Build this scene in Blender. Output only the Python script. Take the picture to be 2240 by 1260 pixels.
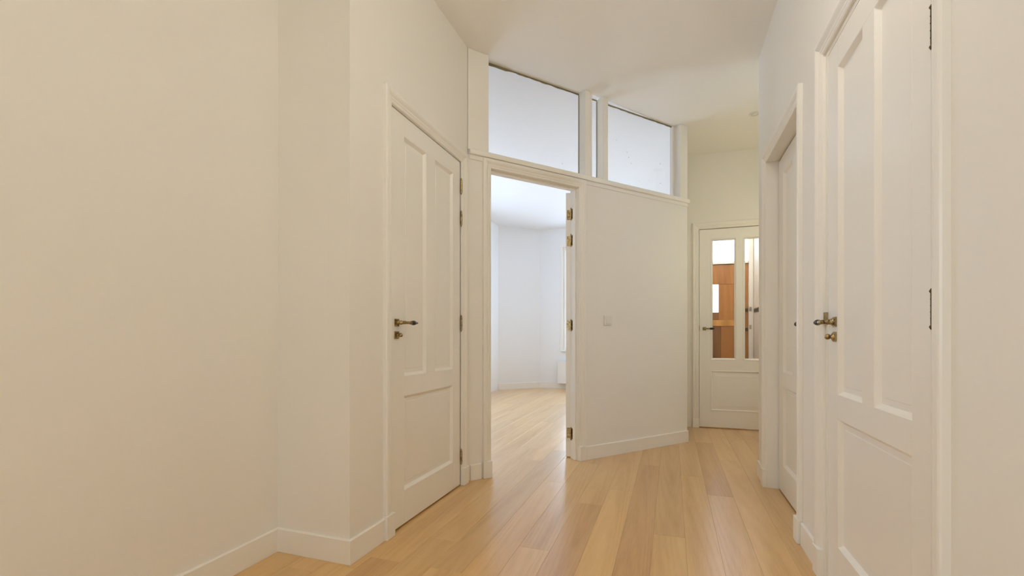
import bpy, bmesh, math, random
from mathutils import Vector, Matrix

# ------------------------------------------------------------------ clear
for o in list(bpy.data.objects):
    bpy.data.objects.remove(o, do_unlink=True)
scene = bpy.context.scene
COL = scene.collection
rng = random.Random(7)

# ------------------------------------------------------------------ camera
YAW = 0.3319
cam_d = bpy.data.cameras.new('camera')
cam = bpy.data.objects.new('camera', cam_d)
COL.objects.link(cam)
cam.location = (0, 0, 1.0)
cam.rotation_euler = (math.pi / 2, 0, YAW)
cam_d.sensor_width = 36.0
cam_d.lens = 36.0 * 1010.98 / 2240.0
cam_d.shift_y = (736.71 - 630.0) / 2240.0
cam_d.clip_start = 0.02
scene.camera = cam

# ------------------------------------------------------------------ world, daylight, exposure
world = bpy.data.worlds.new('sky')
scene.world = world
world.use_nodes = True
bg = world.node_tree.nodes['Background']
bg.inputs['Color'].default_value = (0.60, 0.755, 1.0, 1)
bg.inputs['Strength'].default_value = 2.52


def area(name, loc, rot, sx, sy, power, color):
    d = bpy.data.lights.new(name, 'AREA')
    d.shape = 'RECTANGLE'
    d.size, d.size_y = sx, sy
    d.energy = power
    d.color = color
    o = bpy.data.objects.new(name, d)
    COL.objects.link(o)
    o.location = loc
    o.rotation_euler = rot
    return o


H90 = math.pi / 2
# the windows that let the sky in (sampling portals, they add no light of their own)
for nm_, loc_, rot_, sx_, sy_ in (
        ('portal_room_far', (-1.12, 8.90, 1.735), (-H90, 0, 0), 1.74, 2.0),
        ('portal_room_side', (-3.23, 5.70, 1.70), (H90, 0, -H90), 2.9, 2.1),
        ('portal_hall_rear', (-0.55, -4.43, 1.60), (H90, 0, 0), 1.0, 2.2),
        ('portal_hall_side', (-1.88, -1.90, 1.65), (H90, 0, -H90), 2.4, 1.9),
        ('portal_fanlight', (0.623, 7.24, 2.40), (-H90, 0, 0), 0.772, 0.7)):
    area(nm_, loc_, rot_, sx_, sy_, 1.0, (1, 1, 1)).data.cycles.is_portal = True

view = scene.view_settings
view.view_transform = 'Standard'
view.look = 'None'
view.exposure = 1.0
view.gamma = 1.0
view.use_curve_mapping = False
scene.cycles.diffuse_bounces = 6
scene.cycles.max_bounces = 9
scene.cycles.transparent_max_bounces = 16
scene.cycles.adaptive_threshold = 0.15
scene.cycles.caustics_reflective = False
scene.cycles.caustics_refractive = False


# ------------------------------------------------------------------ materials
def new_mat(name):
    m = bpy.data.materials.new(name)
    m.use_nodes = True
    return m, m.node_tree.nodes, m.node_tree.links, m.node_tree.nodes['Principled BSDF']


def paint(name, col, rough, bump=0.03, scale=90.0, blotch=0.0):
    m, n, l, p = new_mat(name)
    p.inputs['Roughness'].default_value = rough
    tc = n.new('ShaderNodeTexCoord')
    if bump:
        ns = n.new('ShaderNodeTexNoise')
        ns.inputs['Scale'].default_value = scale
        ns.inputs['Detail'].default_value = 1
        l.new(tc.outputs['Object'], ns.inputs['Vector'])
        b = n.new('ShaderNodeBump')
        b.inputs['Strength'].default_value = bump
        b.inputs['Distance'].default_value = 0.004
        l.new(ns.outputs['Fac'], b.inputs['Height'])
        l.new(b.outputs['Normal'], p.inputs['Normal'])
    n2 = n.new('ShaderNodeTexNoise')
    n2.inputs['Scale'].default_value = 1.7
    n2.inputs['Detail'].default_value = 0
    l.new(tc.outputs['Object'], n2.inputs['Vector'])
    r = n.new('ShaderNodeMapRange')
    r.inputs['To Min'].default_value = 1.0 - blotch
    r.inputs['To Max'].default_value = 1.0
    l.new(n2.outputs['Fac'], r.inputs['Value'])
    mx = n.new('ShaderNodeMix')
    mx.data_type = 'RGBA'
    mx.blend_type = 'MULTIPLY'
    mx.inputs['Factor'].default_value = 1.0
    mx.inputs['A'].default_value = (*col, 1)
    l.new(r.outputs['Result'], mx.inputs['B'])
    l.new(mx.outputs['Result'], p.inputs['Base Color'])
    return m


def simple(name, col, rough, metal=0.0):
    m, n, l, p = new_mat(name)
    p.inputs['Base Color'].default_value = (*col, 1)
    p.inputs['Roughness'].default_value = rough
    p.inputs['Metallic'].default_value = metal
    return m


def brass_mat():
    m, n, l, p = new_mat('aged_brass')
    p.inputs['Metallic'].default_value = 1.0
    tc = n.new('ShaderNodeTexCoord')
    ns = n.new('ShaderNodeTexNoise')
    ns.inputs['Scale'].default_value = 60
    ns.inputs['Detail'].default_value = 4
    l.new(tc.outputs['Object'], ns.inputs['Vector'])
    cr = n.new('ShaderNodeValToRGB')
    cr.color_ramp.elements[0].position = 0.35
    cr.color_ramp.elements[0].color = (0.20, 0.135, 0.06, 1)
    cr.color_ramp.elements[1].position = 0.65
    cr.color_ramp.elements[1].color = (0.50, 0.38, 0.20, 1)
    l.new(ns.outputs['Fac'], cr.inputs['Fac'])
    l.new(cr.outputs['Color'], p.inputs['Base Color'])
    p.inputs['Roughness'].default_value = 0.28
    return m


def glass_mat(name='clear_glass', tint=(0.966, 0.964, 0.958)):
    m, n, l, p = new_mat(name)
    n.remove(p)
    out = n['Material Output']
    tr = n.new('ShaderNodeBsdfTransparent')
    tr.inputs['Color'].default_value = (*tint, 1)
    gl = n.new('ShaderNodeBsdfGlossy')
    gl.inputs['Roughness'].default_value = 0.02
    lw = n.new('ShaderNodeLayerWeight')      # Schlick reflectance, the same from both sides of a pane
    lw.inputs['Blend'].default_value = 0.5
    pw = n.new('ShaderNodeMath')
    pw.operation = 'POWER'
    pw.inputs[1].default_value = 5.0
    l.new(lw.outputs['Facing'], pw.inputs[0])
    fr = n.new('ShaderNodeMath')
    fr.operation = 'MULTIPLY_ADD'
    fr.inputs[1].default_value = 0.9
    fr.inputs[2].default_value = 0.03
    l.new(pw.outputs[0], fr.inputs[0])
    mx = n.new('ShaderNodeMixShader')
    l.new(fr.outputs[0], mx.inputs['Fac'])
    l.new(tr.outputs['BSDF'], mx.inputs[1])
    l.new(gl.outputs['BSDF'], mx.inputs[2])
    l.new(mx.outputs['Shader'], out.inputs['Surface'])
    return m


def wood_mat(name, dark, mid, light, rough, axis='Y', lines=1.0, bump=0.015):
    """board grain along one axis: straight or arched figure lines, fine fibre and soft clouding; tone of each board from the object colour"""
    m, n, l, p = new_mat(name)

    def math_(op, a=None, b=None, c=None):
        q = n.new('ShaderNodeMath')
        q.operation = op
        for i, v in enumerate((a, b, c)):
            if v is None:
                continue
            if isinstance(v, (int, float)):
                q.inputs[i].default_value = v
            else:
                l.new(v, q.inputs[i])
        return q.outputs[0]

    def noise(vec, scale, detail, rough_=0.5):
        q = n.new('ShaderNodeTexNoise')
        q.inputs['Scale'].default_value = scale
        q.inputs['Detail'].default_value = detail
        q.inputs['Roughness'].default_value = rough_
        l.new(vec, q.inputs['Vector'])
        return q.outputs['Fac']
    oi = n.new('ShaderNodeObjectInfo')
    geo = n.new('ShaderNodeNewGeometry')
    tc = n.new('ShaderNodeTexCoord')
    sp = n.new('ShaderNodeSeparateXYZ')
    l.new(geo.outputs['Position'], sp.inputs[0])
    so_ = n.new('ShaderNodeSeparateXYZ')
    l.new(tc.outputs['Object'], so_.inputs[0])
    rnd = oi.outputs['Random']
    shift = math_('MULTIPLY', rnd, 91.0)
    lng = sp.outputs[axis]
    crs = so_.outputs['X']
    # stretched coordinates of this board
    cv = n.new('ShaderNodeCombineXYZ')
    l.new(math_('ADD', sp.outputs['X'], shift), cv.inputs['X'])
    l.new(math_('MULTIPLY', lng, 0.055), cv.inputs['Y'])
    l.new(math_('MULTIPLY', sp.outputs['Y'] if axis == 'Z' else sp.outputs['Z'], 1.0), cv.inputs['Z'])
    vec = cv.outputs[0]
    wob = noise(vec, 9.0, 1)
    fib = noise(vec, 150.0, 2, 0.6)
    cld = noise(vec, 11.0, 1)
    # figure: x*a + x^2*b*random + y*c + wobble, as a sine
    arch = math_('MULTIPLY', math_('MULTIPLY', crs, crs), math_('MULTIPLY', math_('SUBTRACT', rnd, 0.40), 2600.0))
    v1 = math_('MULTIPLY_ADD', crs, math_('MULTIPLY', math_('FRACT', math_('MULTIPLY', rnd, 7.3)), 130.0), arch)
    v2 = math_('MULTIPLY_ADD', lng, 5.0, v1)
    v3 = math_('MULTIPLY_ADD', wob, 8.0, v2)
    sn = math_('SINE', math_('MULTIPLY', v3, 2.2))
    tot = math_('MULTIPLY_ADD', sn, 0.030 * lines, math_('MULTIPLY_ADD', cld, 0.48, 0.135))
    tot = math_('MULTIPLY_ADD', fib, 0.24, tot)
    cr = n.new('ShaderNodeValToRGB')
    e = cr.color_ramp.elements
    e[0].position = 0.30
    e[0].color = (*dark, 1)
    e[1].position = 0.72
    e[1].color = (*light, 1)
    k = cr.color_ramp.elements.new(0.51)
    k.color = (*mid, 1)
    l.new(tot, cr.inputs['Fac'])
    mx = n.new('ShaderNodeMix')
    mx.data_type = 'RGBA'
    mx.blend_type = 'MULTIPLY'
    mx.inputs['Factor'].default_value = 1.0
    l.new(cr.outputs['Color'], mx.inputs['A'])
    l.new(oi.outputs['Color'], mx.inputs['B'])
    l.new(mx.outputs['Result'], p.inputs['Base Color'])
    p.inputs['Roughness'].default_value = rough
    p.inputs['Coat Weight'].default_value = 0.8
    p.inputs['Coat Roughness'].default_value = 0.25
    return m


M = {}
M['wall'] = paint('wall_paint', (0.90, 0.865, 0.795), 0.55, 0, 140, 0.03)
M['ceil'] = paint('ceiling_paint', (0.93, 0.905, 0.85), 0.7, 0, 120, 0.02)
M['trim'] = paint('satin_trim_paint', (0.905, 0.87, 0.80), 0.28, 0, 60, 0.01)
M['door'] = paint('satin_door_paint', (0.905, 0.87, 0.80), 0.30, 0, 60, 0.01)
M['brass'] = brass_mat()
M['dark_brass'] = simple('dark_bronze', (0.12, 0.085, 0.045), 0.35, 1.0)
M['black'] = simple('black_ebony', (0.010, 0.008, 0.008), 0.38)
M['steel'] = simple('nickel', (0.5, 0.47, 0.42), 0.3, 1.0)
M['plastic'] = simple('cream_plastic', (0.82, 0.79, 0.71), 0.3)
M['glass'] = glass_mat()
M['warming_glass'] = glass_mat('warming_glass', (0.980, 0.950, 0.900))  # tint put in to warm daylight from the added hall windows
M['sealant'] = paint('brown_sealant', (0.34, 0.28, 0.13), 0.7, 0.4, 200, 0.5)
M['dark'] = simple('dark_gap', (0.05, 0.04, 0.03), 0.9)
M['oak'] = wood_mat('oiled_oak', (0.60, 0.330, 0.100), (0.745, 0.45, 0.165), (0.83, 0.54, 0.225), 0.29)
M['varnish'] = wood_mat('varnished_brown_wood', (0.28, 0.105, 0.018), (0.46, 0.195, 0.038), (0.58, 0.28, 0.07), 0.25, 'Z')
M['room'] = paint('room_wall_paint', (0.89, 0.89, 0.89), 0.55, 0, 140, 0.02)
M['enamel'] = simple('white_enamel', (0.84, 0.84, 0.82), 0.3)
M['spot'] = simple('spot_white', (0.80, 0.78, 0.72), 0.4)
M['lamp'] = simple('spot_lens', (0.75, 0.73, 0.68), 0.15)


# ------------------------------------------------------------------ mesh helpers
class MB:
    def __init__(self):
        self.v, self.f, self.smooth = [], [], []

    def _add(self, vs, fs, smooth=False):
        b = len(self.v)
        self.v += [tuple(x) for x in vs]
        self.f += [tuple(b + i for i in q) for q in fs]
        self.smooth += [smooth] * len(fs)
        return self

    def box(self, x0, x1, y0, y1, z0, z1):
        vs = [(x0, y0, z0), (x1, y0, z0), (x1, y1, z0), (x0, y1, z0), (x0, y0, z1), (x1, y0, z1), (x1, y1, z1), (x0, y1, z1)]
        return self._add(vs, [(0, 3, 2, 1), (4, 5, 6, 7), (0, 1, 5, 4), (1, 2, 6, 5), (2, 3, 7, 6), (3, 0, 4, 7)])

    def poly(self, pts, z0, z1):
        n = len(pts)
        vs = [(x, y, z0) for x, y in pts] + [(x, y, z1) for x, y in pts]
        fs = [tuple(reversed(range(n))), tuple(range(n, 2 * n))] + [(i, (i + 1) % n, n + (i + 1) % n, n + i) for i in range(n)]
        return self._add(vs, fs)

    def lathe(self, prof, org, axis, seg=16):
        """prof: (radius, distance along axis)"""
        ax = Vector(axis).normalized()
        t = Vector((0, 0, 1)) if abs(ax.z) < 0.9 else Vector((1, 0, 0))
        e1 = ax.cross(t).normalized()
        e2 = ax.cross(e1)
        o = Vector(org)
        vs = []
        for r, d in prof:
            for k in range(seg):
                a = 2 * math.pi * k / seg
                vs.append(o + ax * d + e1 * (r * math.cos(a)) + e2 * (r * math.sin(a)))
        fs = []
        for i in range(len(prof) - 1):
            for k in range(seg):
                k2 = (k + 1) % seg
                fs.append((i * seg + k, i * seg + k2, (i + 1) * seg + k2, (i + 1) * seg + k))
        self._add(vs, fs, True)
        m = len(prof) - 1
        self._add(vs[:seg], [tuple(reversed(range(seg)))])
        self._add(vs[m * seg:], [tuple(range(seg))])
        return self

    def tube(self, pts, radii, seg=12):
        """round bar through points"""
        pts = [Vector(p) for p in pts]
        vs = []
        up = Vector((0, 0, 1))
        for i, p in enumerate(pts):
            a = pts[max(0, i - 1)]
            b = pts[min(len(pts) - 1, i + 1)]
            t = (b - a).normalized()
            e1 = t.cross(up)
            if e1.length < 1e-4:
                e1 = t.cross(Vector((1, 0, 0)))
            e1.normalize()
            e2 = t.cross(e1)
            for k in range(seg):
                an = 2 * math.pi * k / seg
                vs.append(p + (e1 * math.cos(an) + e2 * math.sin(an)) * radii[i])
        fs = []
        for i in range(len(pts) - 1):
            for k in range(seg):
                k2 = (k + 1) % seg
                fs.append((i * seg + k, i * seg + k2, (i + 1) * seg + k2, (i + 1) * seg + k))
        self._add(vs, fs, True)
        self._add(vs[:seg], [tuple(reversed(range(seg)))])
        self._add(vs[-seg:], [tuple(range(seg))])
        return self

    def build(self, name, mat, parent=None, bevel=0.0, seg=1):
        me = bpy.data.meshes.new(name)
        me.from_pydata(self.v, [], self.f)
        bm = bmesh.new()
        bm.from_mesh(me)
        bmesh.ops.recalc_face_normals(bm, faces=bm.faces)
        bm.to_mesh(me)
        bm.free()
        for p, s in zip(me.polygons, self.smooth):
            p.use_smooth = s
        me.materials.append(mat if not isinstance(mat, str) else M[mat])
        o = bpy.data.objects.new(name, me)
        COL.objects.link(o)
        if parent is not None:
            o.parent = parent
        if bevel:
            b = o.modifiers.new('bevel', 'BEVEL')
            b.width = bevel
            b.segments = seg
            b.limit_method = 'ANGLE'
            b.angle_limit = math.radians(40)
        return o


def tag(o, label, cat, group=None, kind=None):
    o['label'] = label
    o['category'] = cat
    if group:
        o['group'] = group
    if kind:
        o['kind'] = kind
    return o


def struct(o, label, cat):
    return tag(o, label, cat, None, 'structure')


def frame(name, org, ang):
    """Empty whose X runs to the viewer's right along a wall and whose Y runs into the wall"""
    e = bpy.data.objects.new(name, None)
    e.empty_display_size = 0.1
    COL.objects.link(e)
    e.location = (org[0], org[1], org[2] if len(org) > 2 else 0.0)
    e.rotation_euler = (0, 0, ang)
    return e


def wall(name, org, ang, length, height, openings, label, thick=0.12, mat='wall', z0=0.0):
    """solid wall with rectangular holes; face at local y=0"""
    xs = sorted({0.0, length, *[o[0] for o in openings], *[o[1] for o in openings]})
    zs = sorted({z0, height, *[o[2] for o in openings], *[o[3] for o in openings]})
    xs = [x for x in xs if 0 <= x <= length]
    bm = bmesh.new()
    cache = {}

    def vert(x, y, z):
        k = (round(x, 5), round(y, 5), round(z, 5))
        if k not in cache:
            cache[k] = bm.verts.new((x, y, z))
        return cache[k]

    def solid(i, j):
        if i < 0 or j < 0 or i >= len(xs) - 1 or j >= len(zs) - 1:
            return False
        cx, cz = (xs[i] + xs[i + 1]) / 2, (zs[j] + zs[j + 1]) / 2
        return not any(a < cx < b and c < cz < d for a, b, c, d in openings)

    for i in range(len(xs) - 1):
        for j in range(len(zs) - 1):
            if not solid(i, j):
                continue
            a, b, c, d = xs[i], xs[i + 1], zs[j], zs[j + 1]
            bm.faces.new([vert(a, 0, c), vert(b, 0, c), vert(b, 0, d), vert(a, 0, d)])
            bm.faces.new([vert(a, thick, d), vert(b, thick, d), vert(b, thick, c), vert(a, thick, c)])
            if not solid(i - 1, j):
                bm.faces.new([vert(a, thick, c), vert(a, 0, c), vert(a, 0, d), vert(a, thick, d)])
            if not solid(i + 1, j):
                bm.faces.new([vert(b, 0, c), vert(b, thick, c), vert(b, thick, d), vert(b, 0, d)])
            if not solid(i, j - 1):
                bm.faces.new([vert(a, thick, c), vert(b, thick, c), vert(b, 0, c), vert(a, 0, c)])
            if not solid(i, j + 1):
                bm.faces.new([vert(a, 0, d), vert(b, 0, d), vert(b, thick, d), vert(a, thick, d)])
    me = bpy.data.meshes.new(name)
    bm.to_mesh(me)
    bm.free()
    me.materials.append(M[mat])
    o = bpy.data.objects.new(name, me)
    COL.objects.link(o)
    o.location = (org[0], org[1], 0)
    o.rotation_euler = (0, 0, ang)
    return struct(o, label, 'wall')


# ------------------------------------------------------------------ plan (metres)
HC = 3.006            # hall ceiling
HR = 3.10             # ceiling of the bright room
XN = -1.743           # near left wall
YT = 1.690            # short return
XL = -1.338           # left wall with the panelled door
XR = 0.598            # right wall
YF = 5.50             # end wall with the glazed door
TH = 0.694
DX, DY = math.sin(TH), math.cos(TH)         # along the angled partition
NX, NY = DY, -DX                            # its normal towards the hall
A0 = (-0.652, 3.7346)
AANG = math.atan2(DY, DX)
L90, R90 = H90, -H90


def AP(s, off=0.0):
    return (A0[0] + DX * s + NX * off, A0[1] + DY * s + NY * off)


AW = -0.015           # plaster face of the partition, measured from the skirting face
CORNER = (XL, 2.934)

# ------------------------------------------------------------------ walls of the hall
wall('wall_left_near', (XN, -4.3), L90, YT + 4.3 + 0.12, HC, [(1.2, 3.6, 0.7, 2.6)],
     'cream wall filling the left edge of the picture')
wall('wall_left_return', (XN, YT), 0, (XL - 0.12) - XN, HC, [], 'short shaded return wall facing the camera beside the left door wall')
D1A, D1B, D1T = 2.012, 2.823, 2.176
wall('wall_left_door', (XL, YT), L90, CORNER[1] - YT, HC, [(D1A - YT, D1B - YT, -1, D1T)],
     'cream wall around the panelled door on the left')
D2A, D2B, D2T = 3.445, 2.625, 2.155
D3A, D3B, D3T = 2.226, 1.378, 2.166
YC = 3.737
wall('wall_right', (XR, YC), R90, YC + 4.3, HC,
     [(YC - D2A, YC - D2B, -1, D2T), (YC - D3A, YC - D3B, -1, D3T)], 'long cream wall on the right holding two panelled doors', 0.12)
wall('wall_end', (0.137, YF), 0, 1.35, HC, [(0.29 - 0.137, 1.105 - 0.137, -1, 2.186)],
     'narrow end wall around the glazed door at the back')
wall('wall_end_side', (1.45, YF), R90, YF - YC - 0.12, HC, [], 'side wall of the passage hidden behind the right corner')
wall('wall_end_corner', (1.57, YC), math.pi, 1.57 - XR - 0.12, HC, [], 'wall behind the right corner closing the passage')
wall('wall_rear', (XR + 0.12, -4.3), math.pi, XR - XN + 0.24, HC, [(0.77, 1.77, 0.5, 2.7)], 'rear wall of the hall behind the camera')
# partition: pier, panel beside the opening and strip over the opening
S0, S1 = -1.0545, 1.262
OPL, OPR, OPT = -0.885, -0.052, 2.215       # hole in the partition
pt = AP(S0, AW)
wall('wall_angled', pt, AANG, S1 - S0, 2.27, [(OPL - S0, OPR - S0, -1, OPT)],
     'angled white partition beside the open doorway, carrying the light switch', 0.105)

# side of the passage = wall between it and the bright room
PW = AP(S1, AW)
wall('wall_room_right', (0.137, PW[1] + 0.012), L90, 8.76 - PW[1], HR + 0.1, [], 'wall between passage and bright room')
# bright room
wall('wall_room_left', (-3.09, 2.95), L90, 8.17 - 2.95, HR, [(1.3, 4.2, 0.65, 2.75)],
     'bright strip of wall at the left edge of the sunlit room', mat='room')
ca = math.atan2(8.767 - 8.17, -2.442 + 3.09)
wall('wall_room_chamfer', (-3.09, 8.17), ca, math.hypot(0.648, 0.597), HR, [], 'oblique pale wall at the back of the sunlit room', mat='room')
W2A, W2B, W2Z0, W2Z1 = -1.99, -0.25, 0.735, 2.735
wall('wall_room_far', (-2.442, 8.767), 0, 2.46, HR, [(W2A + 2.442, W2B + 2.442, W2Z0, W2Z1)],
     'pale back wall of the sunlit room with window and radiator', mat='room')
wall('wall_room_near', (XL - 0.02, 2.95), math.pi, 1.86, HR, [], 'wall of the sunlit room behind the panelled door', mat='room')
# vestibule behind the glazed door
wall('wall_vestibule_right', (1.07, 7.10), R90, 1.48, HC, [], 'white side wall seen through the glazed door', 0.12)
wall('wall_vestibule_front', (0.137, 7.10), 0, 0.95, HC, [(0.10, 0.872, -1, 2.02), (0.10, 0.872, 2.05, 2.75)],
     'front wall around the brown street door')

# added dark boxes that keep outside light from leaking past the shut doors
for nm, org, ang, w, z, lb in (
        ('light_block_left', (XL - 0.121, D1A - 0.06), L90, D1B - D1A + 0.1, D1T, 'added dark box blocking light behind the left panelled door'),
        ('light_block_right', (XR + 0.121, D2A + 0.06), R90, D2A - D2B + 0.12, D2T, 'added dark box blocking light behind the far right door'),
        ('light_block_near', (XR + 0.121, D3A + 0.06), R90, D3A - D3B + 0.12, D3T, 'added dark box blocking light behind the near right door')):
    b = MB()
    b.box(0, w, 0.02, 0.03, 0, z + 0.1).box(0, 0.01, 0, 0.02, 0, z + 0.1).box(w - 0.01, w, 0, 0.02, 0, z + 0.1)
    b.box(0.01, w - 0.01, 0, 0.02, z + 0.09, z + 0.1)
    o = b.build(nm, 'dark')
    o.location = (org[0], org[1], 0)
    o.rotation_euler = (0, 0, ang)
    struct(o, lb, 'wall')

# ------------------------------------------------------------------ ceilings
g = 0.13
pts = [(XN - g, -4.4), (XR + g, -4.4), (XR + g, YC - 0.02), (1.57, YC - 0.02), (1.57, YF + 0.1), (0.05, YF + 0.1), AP(1.25, -0.10),
       AP(0.95, -0.092), AP(0.0, -0.034), AP(-0.001, -0.10), AP(-1.02, -0.10), (XL - 0.1, 2.90), (XL - 0.1, YT + 0.1), (XN - g, YT + 0.1)]
o = MB().poly(pts, HC, HR - 0.002).build('ceiling', 'ceil')
struct(o, 'smooth off-white ceiling over the hallway', 'ceiling')
pts = [(-3.25, 2.80), (-1.40, 2.80), AP(-1.10, -0.03), AP(1.30, -0.03), (0.20, 4.80), (0.20, 8.95), (-2.6, 8.95), (-3.25, 8.3)]
o = MB().poly(pts, HR, HR + 0.1).build('ceiling_room', 'room')
struct(o, 'bright ceiling of the sunlit room seen through the transom glass', 'ceiling')
o = MB().box(0.02, 1.3, YF + 0.1, 7.25, HC, HC + 0.08).build('ceiling_vestibule', 'ceil')
struct(o, 'ceiling of the vestibule behind the glazed door', 'ceiling')

# ------------------------------------------------------------------ floor of oak boards
floor = frame('floor', (0, 0), 0)
struct(floor, 'honey-coloured oak plank floor running down the hall and into the bright room', 'floor')
PWID, PX0 = 0.1505, 0.216


def plank_mesh(name='plank'):
    c, w, t = 0.0007, PWID / 2 - 0.00015, 0.014
    cy = 0.0004
    m = MB()
    vs = []
    for (dx, dy, z) in ((0, 0, -t), (0, 0, -c), (c, cy, 0)):
        vs += [(-w + dx, dy, z), (w - dx, dy, z), (w - dx, 1 - dy, z), (-w + dx, 1 - dy, z)]
    fs = [(3, 2, 1, 0), (8, 9, 10, 11)]
    for k in (0, 4):
        for i in range(4):
            j = (i + 1) % 4
            fs.append((k + i, k + j, k + 4 + j, k + 4 + i))
    me = bpy.data.meshes.new(name)
    me.from_pydata(vs, [], fs)
    me.materials.append(M['oak'])
    return me


PM = plank_mesh()
JOINTS = {  # column: (joint y, ...) read from the picture; further joints follow at board lengths
    -6: [2.096], -5: [2.762], -4: [3.077], 0: [3.17], -10: [1.775], -8: [1.78], -15: [6.64], -9: [3.6], -7: [0.9], -3: [1.55],
    -2: [2.45], -1: [1.35], 1: [2.05], 2: [2.75]}
TONE = {(-5, 0): (0.86, 0.80, 0.78), (-4, 0): (1.04, 1.03, 0.98), (-3, 1): (0.86, 0.80, 0.76), (-10, 0): (0.84, 0.78, 0.72),
        (0, 1): (0.86, 0.78, 0.70), (-6, 0): (1.02, 1.03, 1.05), (-6, 1): (0.95, 0.95, 0.98)}
stuff = MB()
count = 0


def in_view(c, y0, y1):
    """boards the photograph shows: hall in front of the camera and the wedge of the bright room behind the opening"""
    x = PX0 + PWID * (c + 0.5)
    if -12 <= c <= 8 and y1 > 0.9 and y0 < 5.6:
        return True
    return x > -3.2 and y1 > 2.9 and x < -0.36 * y0 + 1.25 and x > -0.415 * y1 - 0.1


for c in range(-24, 9):
    js = JOINTS.get(c, [rng.uniform(0.2, 2.2)])
    y = js[0]
    ends = [y]
    while ends[-1] < 8.9:
        ends.append(ends[-1] + rng.choice((1.55, 1.8, 2.05, 2.2)))
    while ends[0] > -4.4:
        ends.insert(0, ends[0] - rng.choice((1.55, 1.8, 2.05, 2.2)))
    kb = ends.index(y)
    x = PX0 + PWID * (c + 0.5)
    for i in range(len(ends) - 1):
        y0, y1 = ends[i], ends[i + 1]
        lo = -4.4 if c >= -14 else 2.85
        hi = 8.9 if c < 0 else 7.2
        if y1 <= lo or y0 >= hi:
            continue
        y0, y1 = max(y0, lo), min(y1, hi)
        if y1 - y0 < 0.03:
            continue
        if in_view(c, y0, y1):
            o = bpy.data.objects.new('plank', PM)
            COL.objects.link(o)
            o.parent = floor
            o.location = (x, y0 + 0.0001, 0)
            o.scale = (1, y1 - y0 - 0.0002, 1)
            t = TONE.get((c, i - kb + 1))
            if t is None:
                v = rng.gauss(0.98, 0.045)
                w = rng.gauss(0, 0.025)
                t = (v * (1 + w * 0.3), v, v * (1 - w))
            o.color = (*t, 1)
            count += 1
        else:
            w = PWID / 2 - 0.0006
            stuff.box(x - w, x + w, y0 + 0.0006, y1 - 0.0006, -0.014, 0)
so = stuff.build('plank_field', 'oak', floor)
so['kind'] = 'stuff'
so['label'] = 'oak boards outside the picture'
MB().box(-3.5, 1.65, -4.5, 9.0, -0.06, -0.0145).build('subfloor', 'dark', floor)


# ------------------------------------------------------------------ skirting boards
def skirting(name, org, ang, x0, x1, label, h=0.108, t=0.012, m0=0.0, m1=0.0):
    """m0/m1: mitre run of the face at either end (positive = face longer than the back)"""
    prof = [(0.0, 0.0), (-t, 0.0), (-t, h - 0.004), (-t + 0.004, h), (0.0, h)]
    vs = [(x0 - m0 * (-y / t), y, z) for y, z in prof] + [(x1 + m1 * (-y / t), y, z) for y, z in prof]
    n = len(prof)
    b = MB()
    b._add(vs, [tuple(range(n)), tuple(reversed(range(n, 2 * n)))] + [(i, n + i, n + (i + 1) % n, (i + 1) % n) for i in range(n)])
    o = b.build(name, 'trim')
    o.location = (org[0], org[1], 0.0005)
    o.rotation_euler = (0, 0, ang)
    return struct(o, label, 'baseboard')


skirting('baseboard_left_near', (XN, -4.3), L90, 0, YT + 4.3, 'white skirting board along the near left wall', m1=-0.012)
skirting('baseboard_left_return', (XN, YT), 0, 0.0, XL - XN, 'short white skirting under the shaded return wall', m0=-0.012, m1=0.012)
skirting('baseboard_left_door', (XL, YT), L90, 0.0, 1.938 - YT, 'white skirting between the outer corner and the left door', m0=0.012)
skirting('baseboard_angled_pier', pt, AANG, 0.02, -0.950 - S0, 'short skirting on the pier left of the open doorway')
skirting('baseboard_angled', pt, AANG, 0.012 - S0, S1 - S0, 'white skirting under the angled partition with the switch', t=0.015)
skirting('baseboard_right_far', (XR, YC), R90, 0.0, YC - 3.512, 'tiny skirting at the right-hand corner before the far door')
skirting('baseboard_right_mid', (XR, YC), R90, YC - 2.548, YC - 2.305, 'white skirting between the two right-hand doors')
skirting('baseboard_right_near', (XR, YC), R90, YC - 1.30, YC + 4.3, 'skirting along the near right wall')
skirting('baseboard_end', (0.137, YF), 0, 0.01, 0.075, 'sliver of skirting left of the glazed door')
skirting('baseboard_room_chamfer', (-3.09, 8.17), ca, 0.0, math.hypot(0.648, 0.597), 'white skirting on the oblique wall of the sunlit room', h=0.115)
skirting('baseboard_room_far', (-2.442, 8.767), 0, 0.0, 2.45, 'white skirting under the radiator in the sunlit room', h=0.115)

# ------------------------------------------------------------------ door surrounds
PROF = [(0.0, 0.0), (0.0, 0.005), (0.006, 0.0095), (0.011, 0.0095), (0.013, 0.0075), (0.021, 0.0125), (0.026, 0.0125), (0.028, 0.0105),
        (0.038, 0.0185), (0.045, 0.0225), (0.059, 0.0225), (0.064, 0.0205), (0.067, 0.016), (0.067, 0.0)]


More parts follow.
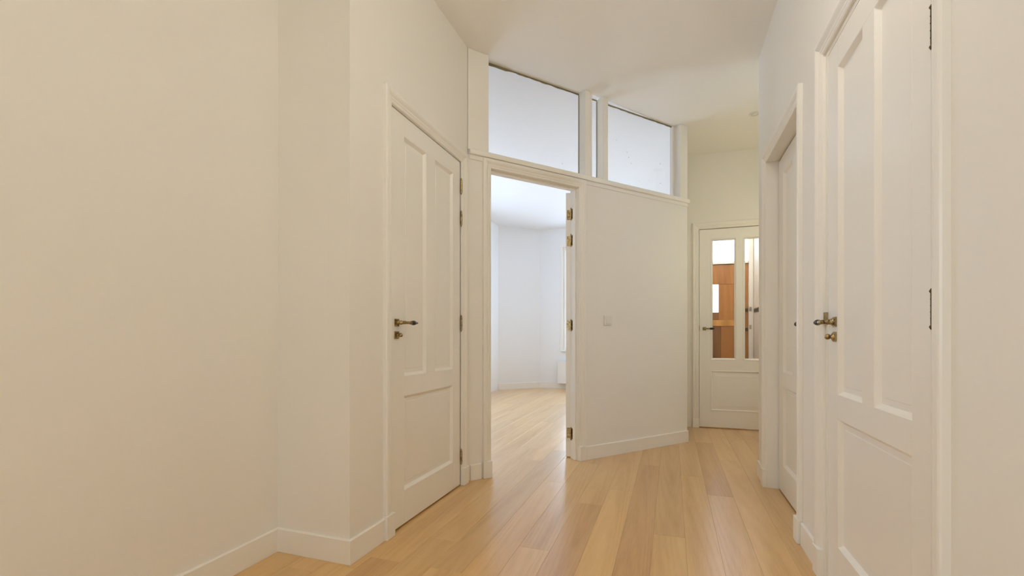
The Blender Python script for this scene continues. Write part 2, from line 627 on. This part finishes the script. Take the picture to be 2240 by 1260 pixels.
def surround(name, org, ang, x0, x1, zt, label, plinth=True, prof=PROF, left=True, right=True, ph=0.118, jamb=None):
    """architrave: two legs and a head mitred together, with plinth blocks; x0,x1,zt: opening edges"""
    e = frame(name, org, ang)
    struct(e, label, 'door frame')
    n = len(prof)
    pz = ph if plinth else 0.0

    def board(nm, A, B):
        b = MB()
        b._add(A + B, [tuple(range(n)), tuple(reversed(range(n, 2 * n)))] + [(i, n + i, n + (i + 1) % n, (i + 1) % n) for i in range(n)])
        b.build(nm, 'trim', e)
    lb = [(x0 - o_, -p, pz) for o_, p in prof]
    lt = [(x0 - o_, -p, zt + o_) for o_, p in prof]
    rb = [(x1 + o_, -p, pz) for o_, p in prof]
    rt = [(x1 + o_, -p, zt + o_) for o_, p in prof]
    if left:
        board('architrave', lb, lt)
    if right:
        board('architrave', rb, rt)
    board('architrave_head', lt, rt)
    if plinth:
        W = prof[-1][0]
        if left:
            MB().box(x0 - W - 0.002, x0 + 0.001, -0.026, 0.0, 0.0005, pz).build('plinth_block', 'trim', e, 0.0015)
        if right:
            MB().box(x1 - 0.001, x1 + W + 0.002, -0.026, 0.0, 0.0005, pz).build('plinth_block', 'trim', e, 0.0015)
    if jamb:
        # lining of the hole: (hole x0, hole x1, hole top, front y, back y, stop y0, stop y1)
        h0, h1, ht, fy, by, s0, s1 = jamb
        for a, b_ in ((h0, x0), (x1, h1)):
            if abs(a - b_) > 0.002:
                MB().box(min(a, b_), max(a, b_), fy, by, 0.0005, zt).build('jamb', 'trim', e, 0.001)
        if ht - zt > 0.002:
            MB().box(h0, h1, fy, by, zt, ht).build('jamb_head', 'trim', e, 0.001)
        if s1 > s0:
            MB().box(x0, x0 + 0.016, s0, s1, 0.0005, zt).build('door_stop', 'trim', e)
            MB().box(x1 - 0.016, x1, s0, s1, 0.0005, zt).build('door_stop', 'trim', e)
            MB().box(x0 + 0.016, x1 - 0.016, s0, s1, zt - 0.016, zt).build('door_stop', 'trim', e)
    return e


# left door
surround('trim_1', (XL, 0), L90, D1A - 0.006, D1B + 0.008, D1T + 0.004, 'white moulded architrave around the left panelled door',
         jamb=(D1A, D1B, D1T, 0.0, 0.1, 0.046, 0.06))
# right far door, deep reveal
surround('trim_2', (XR, YC), R90, YC - D2A, YC - D2B, D2T, 'white architrave and deep reveal of the far right door',
         jamb=(YC - D2A, YC - D2B, D2T, 0.0, 0.11, 0.112, 0.119))
# right near door
surround('trim_3', (XR, YC), R90, YC - D3A, YC - D3B, D3T, 'white fluted architrave around the near right door',
         jamb=(YC - D3A, YC - D3B, D3T, 0.004, 0.1, 0.05, 0.06))
# glazed door
surround('trim_4', (0, YF), 0, 0.290, 1.105, 2.186, 'white frame around the glazed door at the end', ph=0.10,
         jamb=(0.29, 1.105, 2.186, 0.0, 0.1, 0.052, 0.07))
# open doorway in the partition: lining through the wall
e5 = surround('trim_5', pt, AANG, OPL + 0.014 - S0, OPR - 0.014 - S0, OPT - 0.014, 'white frame around the open doorway in the angled partition')
jx0, jx1, jz = OPL - S0, OPR - S0, OPT
MB().box(jx0, jx0 + 0.014, -0.004, 0.106, 0.0005, jz - 0.014).build('jamb', 'trim', e5, 0.001)
MB().box(jx1 - 0.014, jx1, -0.004, 0.106, 0.0005, jz - 0.014).build('jamb', 'trim', e5, 0.001)
MB().box(jx0, jx1, -0.004, 0.106, jz - 0.014, jz).build('jamb_head', 'trim', e5, 0.001)
MB().box(jx0 + 0.014, jx0 + 0.026, 0.03, 0.062, 0.0005, jz - 0.014).build('door_stop', 'trim', e5, 0.001)
MB().box(jx1 - 0.026, jx1 - 0.014, 0.03, 0.062, 0.0005, jz - 0.014).build('door_stop', 'trim', e5, 0.001)
MB().box(jx0 + 0.026, jx1 - 0.026, 0.03, 0.062, jz - 0.03, jz - 0.014).build('door_stop', 'trim', e5, 0.001)


# ------------------------------------------------------------------ door furniture
def handle(parent, x, z, sgn, y0=0.0, neck=0.048, length=0.118, rose=0.0195, g0=0.48):
    """square brass rose with a lever ending in a black olive grip; sgn = direction of the lever along x"""
    b = MB()
    b.box(x - rose, x + rose, y0 - 0.003, y0, z - rose, z + rose)
    b.box(x - rose + 0.004, x + rose - 0.004, y0 - 0.0065, y0 - 0.003, z - rose + 0.004, z + rose - 0.004)
    for ax in (-1, 1):
        for az in (-1, 1):
            b.lathe([(0.0028, 0), (0.0028, 0.0012), (0.0015, 0.002)], (x + ax * (rose - 0.008), y0 - 0.0065, z + az * (rose - 0.008)), (0, -1, 0), 8)
    b.lathe([(0.0135, 0), (0.0135, 0.006), (0.0105, 0.009), (0.0098, 0.016), (0.0115, 0.019), (0.0115, 0.023), (0.0085, 0.026), (0.0085, neck)],
            (x, y0 - 0.0065, z), (0, -1, 0), 18)
    yl = y0 - neck - 0.0035
    L = length
    b.tube([(x - sgn * 0.010, yl, z), (x - sgn * 0.008, yl, z), (x + sgn * 0.01, yl, z), (x + sgn * L * (g0 - 0.08), yl, z), (x + sgn * L * (g0 - 0.05), yl, z),
            (x + sgn * L * (g0 - 0.02), yl, z), (x + sgn * L * (g0 + 0.02), yl, z)],
           [0.003, 0.0078, 0.0082, 0.0072, 0.0092, 0.0098, 0.0088], 14)
    o = b.build('door_handle', 'brass', parent)
    a0, a1 = L * g0, L * 0.98
    k = 9
    pts, rad = [], []
    for i in range(k):
        t = i / (k - 1)
        pts.append((x + sgn * (a0 + (a1 - a0) * t), yl, z))
        rad.append(0.0082 + 0.0046 * math.sin(math.pi * min(1, t * 1.15)) - 0.0035 * t * t)
    q = MB().tube(pts, rad, 16).build('grip', 'black', o)
    q['label'] = 'black olive-shaped grip'
    t0 = L * 0.975
    MB().tube([(x + sgn * t0, yl, z), (x + sgn * (t0 + 0.003), yl, z), (x + sgn * (t0 + 0.008), yl, z), (x + sgn * (t0 + 0.011), yl, z)],
              [0.0052, 0.0056, 0.0042, 0.001], 12).build('grip_cap', 'brass', o)
    return o


def lock(parent, x, z, y0=0.0, rose=0.0195):
    b = MB()
    b.box(x - rose, x + rose, y0 - 0.003, y0, z - rose, z + rose)
    b.box(x - rose + 0.004, x + rose - 0.004, y0 - 0.0065, y0 - 0.003, z - rose + 0.004, z + rose - 0.004)
    for ax in (-1, 1):
        for az in (-1, 1):
            b.lathe([(0.0028, 0), (0.0028, 0.0012), (0.0015, 0.002)], (x + ax * (rose - 0.008), y0 - 0.0065, z + az * (rose - 0.008)), (0, -1, 0), 8)
    o = b.build('lock_plate', 'brass', parent)
    MB().lathe([(0.0125, 0), (0.0125, 0.004), (0.0078, 0.007), (0.0074, 0.010), (0.0100, 0.013), (0.0112, 0.018), (0.0098, 0.024), (0.0055, 0.028),
                (0.001, 0.029)], (x, y0 - 0.0065, z), (0, -1, 0), 18).build('thumb_turn', 'brass', o)
    return o


def hinge(parent, x, y, z0, z1, r=0.0075, mat='brass', leaves=()):
    b = MB()
    b.lathe([(r, 0), (r, z1 - z0)], (x, y, z0), (0, 0, 1), 12)
    b.lathe([(0.0035, 0), (0.0055, 0.004), (0.003, 0.009), (0.0008, 0.012)], (x, y, z1), (0, 0, 1), 10)
    b.lathe([(0.0035, 0), (0.0055, 0.004), (0.003, 0.009), (0.0008, 0.012)], (x, y, z0), (0, 0, -1), 10)
    for i in (1, 2, 3, 4):
        zz = z0 + (z1 - z0) * i / 5
        b.lathe([(r + 0.0008, 0), (r + 0.0008, 0.0015)], (x, y, zz), (0, 0, 1), 12)
    for (x0, x1, y0, y1) in leaves:
        b.box(x0, x1, y0, y1, z0, z1)
    return b.build('hinge', mat, parent)


def panel(parent, x0, x1, z0, z1, w=0.013, d=0.016, y0=0.0, th=0.04, raised=False, name='panel'):
    """recessed flat panel with a sloping moulding round it"""
    def ring(i, y):
        return [(x0 + i, y, z0 + i), (x1 - i, y, z0 + i), (x1 - i, y, z1 - i), (x0 + i, y, z1 - i)]
    if raised:
        levels = [(0.0, 0.0), (0.003, -0.004), (0.010, -0.005), (0.016, 0.001), (0.018, 0.008), (0.024, 0.009), (0.064, 0.004)]
    else:
        levels = [(0.0, 0.001), (0.002, 0.0025), (w * 0.55, d * 0.55), (w, d - 0.001), (w + 0.001, d), (w + 0.020, d), (w + 0.023, d - 0.003), (w + 0.026, d - 0.003)]
    vs, fs = [], []
    for i, y in levels:
        vs += ring(i, y0 + y)
    n = len(levels)
    for k in range(n - 1):
        for i in range(4):
            j = (i + 1) % 4
            fs.append((4 * k + i, 4 * k + j, 4 * k + 4 + j, 4 * k + 4 + i))
    k = 4 * (n - 1)
    fs.append((k, k + 1, k + 2, k + 3))
    b0 = len(vs)
    vs += ring(0.0, y0 + th - 0.012)
    fs.append((b0 + 3, b0 + 2, b0 + 1, b0))
    for i in range(4):
        j = (i + 1) % 4
        fs.append((i, j, b0 + j, b0 + i))
    b = MB()
    b._add(vs, fs)
    return b.build(name, 'door', parent)


def leaf(name, org, ang, W, zb, zt, label, sl=0.116, sr=0.110, p1=(0.117, 0.351), p2=(0.456, 0.696), zu=(0.792, 2.062), zl=(0.186, 0.685), th=0.04):
    """panelled door: stiles, rails, mullion, two tall panels over one broad panel"""
    e = frame(name, org, ang)
    struct(e, label, 'door')
    B = 0.0007
    MB().box(0, p1[0], 0, th, zb, zt).build('stile', 'door', e, B)
    MB().box(p2[1], W, 0, th, zb, zt).build('stile', 'door', e, B)
    MB().box(p1[0], p2[1], 0, th, zu[1], zt).build('rail', 'door', e, B)
    MB().box(p1[0], p2[1], 0, th, zl[1], zu[0]).build('rail', 'door', e, B)
    MB().box(p1[0], p2[1], 0, th, zb, zl[0]).build('rail', 'door', e, B)
    MB().box(p1[1], p2[0], 0, th, zu[0], zu[1]).build('mullion', 'door', e, B)
    panel(e, p1[0], p1[1], zu[0], zu[1])
    panel(e, p2[0], p2[1], zu[0], zu[1])
    panel(e, p1[0], p2[1], zl[0], zl[1])
    return e


# left door
d1 = leaf('door_1', (XL - 0.002, D1A + 0.004), L90, D1B - D1A - 0.008, 0.009, D1T - 0.007,
          'white panelled door on the left with brass lever and four hinges')
handle(d1, 0.044, 1.073, 1)
lock(d1, 0.044, 1.009)
for a, b_ in ((1.965, 2.053), (1.749, 1.836), (1.046, 1.134), (0.152, 0.238)):
    hinge(d1, D1B - D1A - 0.006, -0.008, a, b_, 0.0068)

# right far door: lever near the camera side, pointing away
d2 = leaf('door_2', (XR + 0.070, D2A - 0.007), R90, D2A - D2B - 0.011, 0.009, D2T - 0.008,
          'white panelled door deep in its reveal, the farther one on the right', p1=(0.117, 0.354), p2=(0.459, 0.696),
          zu=(0.775, 2.04), zl=(0.182, 0.68))
handle(d2, D2A - D2B - 0.052, 1.066, -1)
lock(d2, D2A - D2B - 0.052, 1.002)

# right near door
d3 = leaf('door_3', (XR + 0.006, D3A - 0.028), R90, D3A - D3B - 0.062, 0.009, D3T - 0.024,
          'white panelled door nearest the camera on the right, brass lever and lock at its far edge', p1=(0.115, 0.355), p2=(0.450, 0.692),
          zu=(0.778, 2.036), zl=(0.192, 0.683))
W3 = D3A - D3B - 0.062
handle(d3, 0.083, 1.058, -1, neck=0.040, length=0.100, g0=0.30)
lock(d3, 0.083, 1.000)
for a, b_ in ((1.716, 1.806), (1.028, 1.108), (0.15, 0.235)):
    hinge(d3, W3 + 0.003, 0.0005, a, b_, 0.0026, 'dark_brass')
# inner lining strips of the near right door (flush with the leaf)
MB().box(YC - D3A, YC - D3A + 0.025, 0.0055, 0.09, 0.0005, D3T - 0.021).build('lining', 'trim', bpy.data.objects['trim_3'], 0.001)
MB().box(YC - D3B - 0.031, YC - D3B, 0.0055, 0.09, 0.0005, D3T - 0.021).build('lining', 'trim', bpy.data.objects['trim_3'], 0.001)
MB().box(YC - D3A, YC - D3B, 0.0055, 0.09, D3T - 0.021, D3T).build('lining', 'trim', bpy.data.objects['trim_3'], 0.001)
sp = MB().box(YC - D3A + 0.015, YC - D3A + 0.0255, -0.008, 0.006, 1.055, 1.10).build('strike_plate', 'brass', bpy.data.objects['trim_3'], 0.001)
sp['label'] = 'brass strike plate on the frame'

# open door of the bright room: swung into the room, edge towards the hall
od = (-0.14, 0.990)
HP = AP(OPR - 0.014, -0.112)
oang = math.atan2(od[1], od[0])
d4 = leaf('door_4', (HP[0] - 0.006, HP[1] + 0.016), oang, 0.80, 0.009, 2.19,
          'white door swung open into the bright room, only its hinged edge showing', zu=(0.792, 2.075))
kp = AP(OPR - 0.014 - 0.007, -0.105)         # knuckle, in door coordinates
kdx, kdy = kp[0] - d4.location.x, kp[1] - d4.location.y
kx = kdx * math.cos(oang) + kdy * math.sin(oang)
ky = -kdx * math.sin(oang) + kdy * math.cos(oang)
for a, b_ in ((1.967, 2.049), (1.750, 1.833), (1.055, 1.133), (0.162, 0.247)):
    hinge(d4, kx, ky, a, b_, 0.0055, 'brass', [(-0.0014, 0.0, 0.0, 0.031)])
    MB().box(jx1 - 0.0154, jx1 - 0.0141, 0.068, 0.094, a, b_).build('hinge_plate', 'brass', e5)

# glazed door at the end
d5 = frame('door_5', (0.294, YF + 0.008), 0)
struct(d5, 'white glazed door at the end of the hall with two tall panes', 'door')
W5, zb, zt5 = 0.807, 0.009, 2.180
gx = ((0.139, 0.352), (0.456, 0.669))
gz = (0.766, 2.050)
MB().box(0, 0.112, 0, 0.04, zb, zt5).build('stile', 'door', d5, 0.0007)
MB().box(W5 - 0.112, W5, 0, 0.04, zb, zt5).build('stile', 'door', d5, 0.0007)
MB().box(0.112, W5 - 0.112, 0, 0.04, 2.076, zt5).build('rail', 'door', d5, 0.0007)
MB().box(0.112, W5 - 0.112, 0, 0.04, 0.632, 0.742).build('rail', 'door', d5, 0.0007)
MB().box(0.112, W5 - 0.112, 0, 0.04, zb, 0.188).build('rail', 'door', d5, 0.0007)
MB().box(0.376, 0.432, 0, 0.04, 0.742, 2.076).build('mullion', 'door', d5, 0.0007)
panel(d5, 0.112, W5 - 0.112, 0.188, 0.632, raised=True)
for (a, b_), (fa, fb) in zip(gx, ((0.112, 0.376), (0.432, W5 - 0.112))):
    pn = MB().box(fa + 0.004, fb - 0.004, 0.018, 0.022, 0.746, 2.072).build('pane', 'glass', d5)
    # glazing bead
    levels = [(0.0, 0.0), (0.004, -0.003), (0.009, -0.003), (0.012, 0.003), (0.020, 0.007), (0.025, 0.016)]
    vs, fs = [], []
    for i, y in levels:
        vs += [(fa + i, y, 0.742 + i), (fb - i, y, 0.742 + i), (fb - i, y, 2.076 - i), (fa + i, y, 2.076 - i)]
    for k in range(len(levels) - 1):
        for i in range(4):
            j = (i + 1) % 4
            fs.append((4 * k + i, 4 * k + j, 4 * k + 4 + j, 4 * k + 4 + i))
    bb = MB()
    bb._add(vs, fs)
    bb.build('glazing_bead', 'door', d5)
handle(d5, 0.050, 1.089, 1, neck=0.045, length=0.105, rose=0.018)
sp = MB().box(-0.004, -0.0005, -0.008, 0.0, 1.07, 1.125).build('strike_plate', 'dark_brass', d5)

# ------------------------------------------------------------------ transom window over the partition
w1 = frame('window_1', pt, AANG)
struct(w1, 'transom window of three panes above the open doorway and partition', 'window')
ZS = 2.306


def sx(s):
    return s - S0


def post(s0, s1, flutes=False):
    a, b_ = sx(s0), sx(s1)
    if not flutes:
        MB().box(a, b_, -0.004, 0.088, ZS, HC - 0.0005).build('post', 'trim', w1, 0.002)
        return
    w = b_ - a
    prof = [(a, 0.088), (a, 0.0), (a + 0.004, -0.004), (a + w * 0.52, -0.004), (a + w * 0.55, 0.001), (a + w * 0.60, -0.002), (a + w * 0.74, -0.002),
            (a + w * 0.78, 0.004), (a + w * 0.84, 0.004), (b_, 0.012), (b_, 0.088)]
    MB().poly(prof, ZS, HC - 0.0005).build('post', 'trim', w1)


post(-1.052, -0.889)
post(0.000, 0.086, True)
post(0.195, 0.262, True)
post(1.156, 1.262)
# stops behind the glass at the outer posts
MB().box(sx(1.128), sx(1.156), 0.060, 0.092, ZS, HC - 0.001).build('glazing_stop', 'trim', w1, 0.001)
# sill and apron
MB().box(0.010, sx(1.270), -0.026, 0.100, 2.270, ZS).build('sill', 'trim', w1, 0.003)
MB().box(0.012, sx(1.262), -0.008, 0.0, 2.238, 2.270).build('apron', 'trim', w1, 0.002)
for a, b_ in ((-0.889, 0.0), (0.086, 0.195), (0.262, 1.156)):
    MB().box(sx(a) + 0.001, sx(b_) - 0.001, 0.078, 0.084, ZS, HR - 0.002).build('pane', 'glass', w1)
# ragged line of old sealant along the top edge of the glass and down the posts
for a, b_, seed in ((-0.889, 0.0, 1), (0.086, 0.195, 2), (0.262, 1.156, 3)):
    r2 = random.Random(seed)
    b = MB()
    n = max(3, int((b_ - a) / 0.03))
    prev = None
    vs, fs = [], []
    for i in range(n + 1):
        s = a + 0.002 + (b_ - a - 0.004) * i / n
        lo = HC - 0.009 - r2.random() * 0.005 - (0.007 if seed == 1 and i < 7 else 0)
        vs += [(sx(s), 0.074, lo), (sx(s), 0.074, HC + 0.001), (sx(s), 0.0785, HC + 0.001), (sx(s), 0.0785, lo)]
    for i in range(n):
        for k in range(4):
            j = (k + 1) % 4
            fs.append((4 * i + k, 4 * i + j, 4 * i + 4 + j, 4 * i + 4 + k))
    fs += [(0, 1, 2, 3), (4 * n + 3, 4 * n + 2, 4 * n + 1, 4 * n)]
    b._add(vs, fs)
    o = b.build('sealant', 'sealant', w1)
    o['label'] = 'ragged brown sealant along the glass edge'
for s in (-0.0035, 0.1915):
    MB().box(sx(s) + 0.0013, sx(s) + 0.0035, 0.072, 0.0785, ZS + 0.01, HC - 0.012).build('sealant', 'sealant', w1)
# specks of paint on the glass
r3 = random.Random(5)
b = MB()
for s, z in ((-0.17, 2.40), (0.42, 2.72), (0.55, 2.64), (0.57, 2.60), (0.60, 2.55), (0.98, 2.62), (1.03, 2.58), (0.83, 2.44), (0.98, 2.44), (0.70, 2.41),
             (0.29, 2.80)):
    rr = r3.uniform(0.0015, 0.0035)
    b.lathe([(rr, 0), (rr * 0.6, 0.0008)], (sx(s), 0.078, z), (0, -1, 0), 7)
b.build('paint_speck', 'dark', w1)

# ------------------------------------------------------------------ light switch on the partition
ls = frame('light_switch', (*AP(0.246, AW), 1.095), AANG)
tag(ls, 'square cream light switch on the angled partition beside the open doorway', 'switch')
MB().box(-0.041, 0.041, -0.010, -0.0002, 0.0, 0.081).build('switch_plate', 'plastic', ls, 0.002, 2)
b = MB()
b._add([(-0.029, -0.010, 0.012), (0.029, -0.010, 0.012), (0.029, -0.010, 0.069), (-0.029, -0.010, 0.069),
        (-0.028, -0.0165, 0.013), (0.028, -0.0165, 0.013), (0.028, -0.0125, 0.068), (-0.028, -0.0125, 0.068)],
       [(3, 2, 1, 0), (4, 5, 6, 7), (0, 1, 5, 4), (1, 2, 6, 5), (2, 3, 7, 6), (3, 0, 4, 7)])
b.build('rocker', 'plastic', ls, 0.001)

# ------------------------------------------------------------------ recessed spotlight in the passage ceiling
rs = frame('recessed_spotlight', (0.706, 4.642, HC), 0)
tag(rs, 'small round recessed spotlight in the passage ceiling, half hidden by the right wall', 'spotlight')
MB().lathe([(0.045, 0.0), (0.045, 0.003), (0.041, 0.006), (0.034, 0.005), (0.032, 0.001), (0.032, -0.0005)], (0, 0, -0.0003), (0, 0, -1), 28).build('bezel', 'spot', rs)
MB().lathe([(0.031, 0.0), (0.029, 0.0035), (0.015, 0.005), (0.001, 0.0055)], (0, 0, -0.0012), (0, 0, -1), 24).build('lamp', 'lamp', rs)


# opal globes added as fill light, hung out of view
FILL = {'near': 6.9, 'rear': 2.8, 'passage': 5.6, 'vestibule': 15.0}
FILL_COL = {'near': (1.0, 0.945, 0.88), 'rear': (1.0, 0.97, 0.55), 'passage': (1.0, 0.95, 0.66), 'vestibule': (1.0, 0.97, 0.92)}


def globe(key, x, y, z, r, label):
    m, n, l, p = new_mat('fill_opal_' + key)
    p.inputs['Base Color'].default_value = (0.9, 0.88, 0.84, 1)
    p.inputs['Emission Color'].default_value = (*FILL_COL[key], 1)
    p.inputs['Emission Strength'].default_value = FILL[key]
    cl = frame('fill_globe', (x, y, HC), 0)
    tag(cl, label, 'lamp', 'added opal fill globes out of view')
    dz = z - HC
    MB().lathe([(0.05, 0.0), (0.05, 0.012), (0.03, 0.022), (0.006, 0.024)], (0, 0, -0.0005), (0, 0, -1), 24).build('ceiling_rose', 'brass', cl)
    MB().lathe([(0.005, 0.0), (0.005, -dz - r - 0.02)], (0, 0, -0.02), (0, 0, -1), 10).build('rod', 'brass', cl)
    prof = [(max(0.001, r * math.sin(math.pi * i / 10)), r - r * math.cos(math.pi * i / 10)) for i in range(11)]
    MB().lathe(prof, (0, 0, dz + r), (0, 0, -1), 16).build('globe_shade', m, cl)


globe('near', 0.20, 1.40, 2.62, 0.14, 'added opal fill globe above the view, nearest the left door')
globe('rear', -0.55, -0.90, 2.60, 0.14, 'added opal fill globe behind the camera')
globe('passage', 1.16, 4.72, 1.90, 0.11, 'small added opal fill globe, unseen in the passage behind the right corner')
globe('vestibule', 0.50, 6.15, 2.72, 0.10, 'added opal fill globe, unseen in the vestibule behind the glazed door')


# ------------------------------------------------------------------ other windows
def window(name, org, ang, w, z0, z1, label, mull=1, sillp=0.05, glass='glass'):
    e = frame(name, org, ang)
    struct(e, label, 'window')
    f = 0.055
    y0, y1 = 0.04, 0.10
    MB().box(0, f, y0, y1, z0, z1).build('window_frame', 'trim', e, 0.002)
    MB().box(w - f, w, y0, y1, z0, z1).build('window_frame', 'trim', e, 0.002)
    MB().box(f, w - f, y0, y1, z1 - f, z1).build('window_frame', 'trim', e, 0.002)
    MB().box(f, w - f, y0, y1, z0, z0 + f).build('window_frame', 'trim', e, 0.002)
    step = (w - 2 * f) / (mull + 1)
    for i in range(mull):
        x = f + step * (i + 1)
        MB().box(x - 0.022, x + 0.022, y0, y1, z0 + f, z1 - f).build('mullion', 'trim', e, 0.002)
    for i in range(mull + 1):
        a = f + step * i + (0.022 if i else 0)
        b_ = f + step * (i + 1) - (0.022 if i < mull else 0)
        MB().box(a, b_, 0.068, 0.072, z0 + f, z1 - f).build('pane', glass, e)
    if sillp:
        MB().box(-0.04, w + 0.04, -sillp, 0.0, z0 - 0.02, z0 + 0.004).build('sill', 'trim', e, 0.003)
        # casing round the hole
        MB().box(-0.045, 0.0, -0.014, 0.0, z0 + 0.004, z1 + 0.045).build('casing', 'trim', e, 0.002)
        MB().box(w, w + 0.045, -0.014, 0.0, z0 + 0.004, z1 + 0.045).build('casing', 'trim', e, 0.002)
        MB().box(0, w, -0.014, 0.0, z1, z1 + 0.045).build('casing', 'trim', e, 0.002)
    return e


window('window_2', (W2A, 8.767), 0, W2B - W2A, W2Z0, W2Z1, 'bright window on the back wall of the sunlit room', 1)
window('window_3', (-3.09, 4.25), L90, 2.9, 0.65, 2.75, 'broad window on the side wall of the sunlit room', 2)
window('added_window_left', (XN, -3.1), L90, 2.4, 0.7, 2.6, 'added window with cream glass tinted to warm the light in the left wall behind the camera', 2, glass='warming_glass')  # added unseen window that lights the hall from the side
window('added_window_rear', (XR + 0.12 - 0.77, -4.3), math.pi, 1.0, 0.5, 2.7, 'added window with cream glass tinted to warm the light in the rear wall behind the camera', 1, glass='warming_glass')  # added unseen window that lights the hall from the rear

# radiator under the window of the bright room
rd = frame('radiator', (-2.06, 8.755, 0.105), 0)
tag(rd, 'white panel radiator below the window of the bright room', 'radiator')
RW, RH = 1.6, 0.425
MB().box(0, RW, -0.10, -0.085, 0, RH).build('front_panel', 'enamel', rd, 0.004, 2)
MB().box(0, RW, -0.045, -0.03, 0, RH).build('back_panel', 'enamel', rd, 0.004, 2)
MB().box(0.002, RW - 0.002, -0.10, -0.03, RH + 0.0005, RH + 0.008).build('top_grille', 'enamel', rd)
MB().box(-0.006, -0.0005, -0.10, -0.03, 0, RH).build('side_cover', 'enamel', rd, 0.002)
MB().box(RW + 0.0005, RW + 0.006, -0.10, -0.03, 0, RH).build('side_cover', 'enamel', rd, 0.002)
for k in (0.25, RW - 0.25):
    MB().box(k - 0.02, k + 0.02, -0.0295, 0.0118, 0.08, 0.36).build('bracket', 'enamel', rd)
b = MB()
for k in range(24):
    xx = 0.04 + k * (RW - 0.08) / 23
    b.box(xx - 0.006, xx + 0.006, -0.0845, -0.0455, 0.01, RH - 0.01)
b.build('convector_fins', 'enamel', rd)

# ------------------------------------------------------------------ street door in the vestibule
fd = frame('door_6', (0.237, 7.098), 0)
struct(fd, 'old brown varnished wooden street door seen through the glazed door', 'door')
FW = 0.772


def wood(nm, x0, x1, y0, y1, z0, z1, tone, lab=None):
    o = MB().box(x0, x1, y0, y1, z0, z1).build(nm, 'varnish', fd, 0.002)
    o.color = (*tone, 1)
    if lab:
        o['label'] = lab
    return o


sxa, sxb = 0.276, 0.396          # slit window in door coordinates
bk = MB().box(0.02, sxa, 0.0605, 0.066, 0.01, 2.016).box(sxb, FW - 0.02, 0.0605, 0.066, 0.01, 2.016)
bk.box(sxa, sxb, 0.0605, 0.066, 0.01, 1.345).box(sxa, sxb, 0.0605, 0.066, 1.74, 2.016)
bk = bk.build('backing_board', 'varnish', fd)
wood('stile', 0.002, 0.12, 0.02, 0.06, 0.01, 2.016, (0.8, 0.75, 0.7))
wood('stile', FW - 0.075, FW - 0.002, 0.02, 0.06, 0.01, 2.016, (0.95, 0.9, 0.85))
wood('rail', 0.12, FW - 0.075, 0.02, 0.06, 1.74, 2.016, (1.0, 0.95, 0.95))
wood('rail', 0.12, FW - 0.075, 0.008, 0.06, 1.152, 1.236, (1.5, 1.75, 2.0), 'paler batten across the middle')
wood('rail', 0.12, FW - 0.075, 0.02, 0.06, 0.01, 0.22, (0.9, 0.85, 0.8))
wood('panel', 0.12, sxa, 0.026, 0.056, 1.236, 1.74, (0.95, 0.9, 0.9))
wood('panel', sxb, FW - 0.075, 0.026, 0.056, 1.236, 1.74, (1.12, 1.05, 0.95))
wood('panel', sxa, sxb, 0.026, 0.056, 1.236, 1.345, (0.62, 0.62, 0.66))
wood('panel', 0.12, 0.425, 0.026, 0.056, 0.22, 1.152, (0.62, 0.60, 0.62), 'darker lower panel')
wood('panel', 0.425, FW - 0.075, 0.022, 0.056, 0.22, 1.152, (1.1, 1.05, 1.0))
MB().box(sxa, sxb, 0.038, 0.042, 1.345, 1.74).build('pane', 'glass', fd)
for zz in (1.37, 1.10):
    o = MB().box(FW - 0.060, FW - 0.010, 0.006, 0.0195, zz - 0.022, zz + 0.022).build('lock_case', 'dark_brass', fd, 0.002)
# frame of the street door and fanlight over it
tf = frame('trim_6', (0.137, 7.10), 0)
struct(tf, 'white frame with fanlight around the brown street door', 'door frame')
MB().box(0.02, 0.100, -0.02, 0.0, 0.0005, 2.80).build('architrave', 'trim', tf, 0.002)
MB().box(0.872, 0.928, -0.02, 0.0, 0.0005, 2.80).build('architrave', 'trim', tf, 0.002)
MB().box(0.100, 0.872, -0.01, 0.08, 2.020, 2.050).build('transom_bar', 'trim', tf, 0.002)
MB().box(0.100, 0.872, 0.04, 0.045, 2.05, 2.75).build('pane', 'glass', tf)
for zz in (1.383, 1.135):
    MB().box(0.876, 0.905, -0.030, -0.0205, zz - 0.028, zz + 0.028).build('strike_plate', 'steel', tf, 0.002)
bp = frame('brass_letter_plate', (1.068, 6.85, 1.322), R90)
tag(bp, 'tarnished brass plate on the white side wall behind the glazed door', 'plate')
MB().box(-0.16, 0.16, -0.006, -0.0002, 0.0, 0.062).build('plate', 'brass', bp, 0.002)
MB().box(-0.13, 0.13, -0.011, -0.006, 0.012, 0.05).build('flap', 'dark_brass', bp, 0.002)
